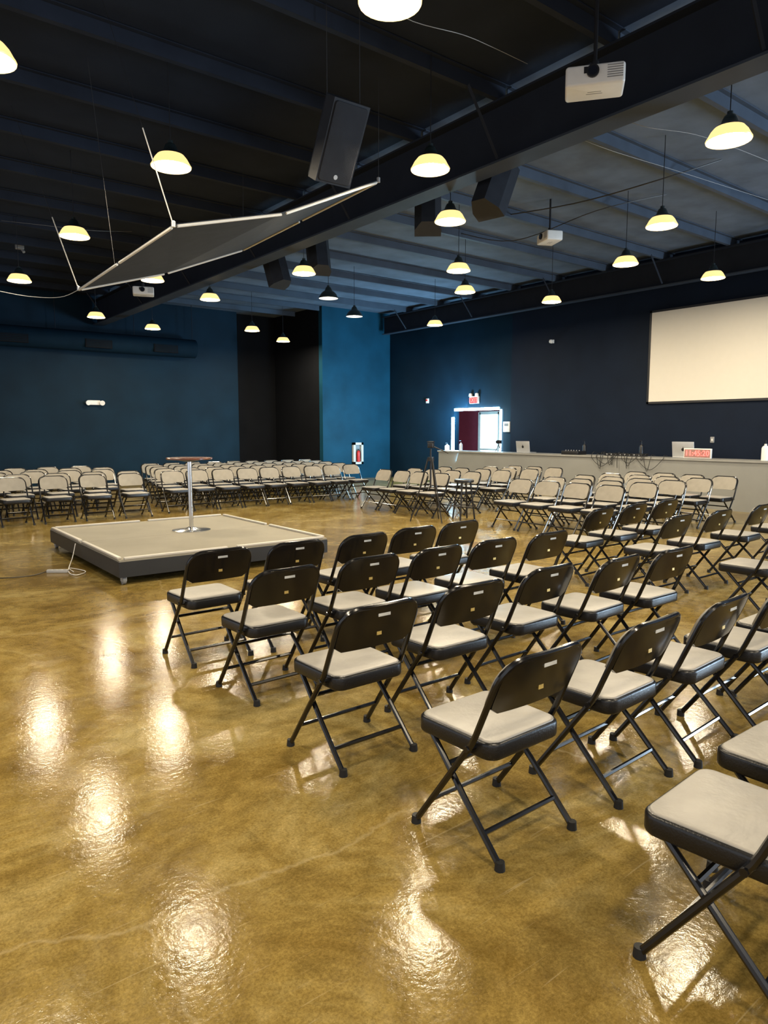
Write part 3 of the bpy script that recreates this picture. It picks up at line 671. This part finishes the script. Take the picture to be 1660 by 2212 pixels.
MB().rbox((0.05, 0, 0.03), (0.25, 1.0, 0.06), 0.01, 0.008).build('body', M['dark_plastic'], gb)
for k in range(8): MB().tube([(-0.07, -0.42 + 0.12 * k, 0.035), (-0.085, -0.42 + 0.12 * k, 0.035)], 0.016, 10).build('socket', M['silver'], gb)
tm = MB()
for k in range(13):
    y0 = p.y - 0.75 + 0.12 * k + random.uniform(-.05, .05); y1 = y0 + random.uniform(-.6, .5); dz = random.uniform(0.02, 0.28)
    tm.tube(smooth_path([(14.44, y0, CT + 0.05), (14.30, y0, CT + 0.05 + random.uniform(0, .05)), (14.245, y0 + .02, CT - 0.05), (14.24, (y0 + y1) / 2, CT - dz - 0.05), (14.245, y1, CT - 0.04), (14.3, y1, CT + 0.05), (14.44, y1, CT + 0.04)], 5), 0.006, 5)
tag(tm.build('cable_tangle', M['rubber']), 'tangle of black cables hanging over the front edge of the counter', 'cables')

# ---------------------------------------------------------------- tripod and stool among the chairs
p = gp(930, 1126, 0); tr = thing('camera_tripod', 'tall black camera tripod standing in front of the grey-backed chairs', 'tripod', (p.x, p.y, 0), 0.4)
for k in range(3):
    w_ = 2 * PI * k / 3; c_, s_ = math.cos(w_), math.sin(w_)
    MB().tube([(0.05 * c_, 0.05 * s_, 1.12), (0.19 * c_, 0.19 * s_, 0.58)], 0.016, 8).tube([(0.18 * c_, 0.18 * s_, 0.62), (0.36 * c_, 0.36 * s_, 0.0)], 0.011, 8).build('leg', M['dark_plastic'], tr)
    MB().tube([(0.02 * c_, 0.02 * s_, 0.62), (0.185 * c_, 0.185 * s_, 0.6)], 0.007, 6).build('spreader', M['dark_plastic'], tr)
MB().tube([(0, 0, 0.6), (0, 0, 1.3)], 0.016, 10).lathe([(0.0001, 1.08), (0.06, 1.08), (0.06, 1.15), (0.0001, 1.15)], 14).build('column', M['dark_plastic'], tr)
MB().rbox((0, 0, 1.36), (0.08, 0.11, 0.09), 0.02, 0.015).box((0, 0, 1.42), (0.07, 0.12, 0.02)).build('head', M['dark_plastic'], tr)
MB().tube([(0, 0, 1.36), (0.2, -0.25, 1.22)], 0.010, 8).build('pan_handle', M['dark_plastic'], tr)
p = gp(1002, 1122, 0); so = thing('bar_stool', 'black backless stool in the aisle right of the tripod', 'stool', (p.x, p.y, 0), 0.5)
MB().lathe([(0.0001, .68), (0.16, .68), (0.18, .69), (0.18, .725), (0.165, .735), (0.0001, .735)], 28).build('seat', M['dark_plastic'], so)
for k in range(4):
    c_, s_ = math.cos(PI / 2 * k), math.sin(PI / 2 * k); MB().tube([(0.12 * c_, 0.12 * s_, .69), (0.21 * c_, 0.21 * s_, 0)], 0.016, 8).build('leg', M['dark_plastic'], so)
MB().tube([(0.185 * math.cos(2 * PI * k / 20), 0.185 * math.sin(2 * PI * k / 20), .25) for k in range(21)], 0.01, 6).build('foot_ring', M['dark_plastic'], so)

# ---------------------------------------------------------------- fill light
def area(p, tgt, e, col, sx, sy):
    l = bpy.data.lights.new('area_light', 'AREA'); l.energy = e; l.color = col; l.shape = 'RECTANGLE'; l.size = sx; l.size_y = sy
    o = bpy.data.objects.new('area_light', l); COL.objects.link(o); o.location = p
    o.rotation_euler = (Vector(tgt) - Vector(p)).to_track_quat('-Z', 'Y').to_euler(); return o
area((14.8, -3.5, 2.0), (10, 7, 5.6), 850, (0.6, 0.8, 1), 3, 2.5)      # daylight from a side window
area((14.9, (dL + dR) / 2, 1.6), (12, 17.8, 2.5), 200, (0.35, 0.72, 1), 1.5, 1.8)   # glow of the doorway
l = bpy.data.lights.new('wall_fill', 'POINT'); l.energy = 120; l.color = (0.4, 0.75, 1); l.shadow_soft_size = 0.12  # added point light without a fixture, washes the wall round the doorway blue
o = bpy.data.objects.new('wall_fill', l); COL.objects.link(o); o.location = (14.75, dL - 0.6, 2.0)
wd = bpy.data.worlds.new('world'); S.world = wd; wd.use_nodes = True
wd.node_tree.nodes['Background'].inputs['Color'].default_value = (0.88, 0.92, 1, 1)
wd.node_tree.nodes['Background'].inputs['Strength'].default_value = 0.55
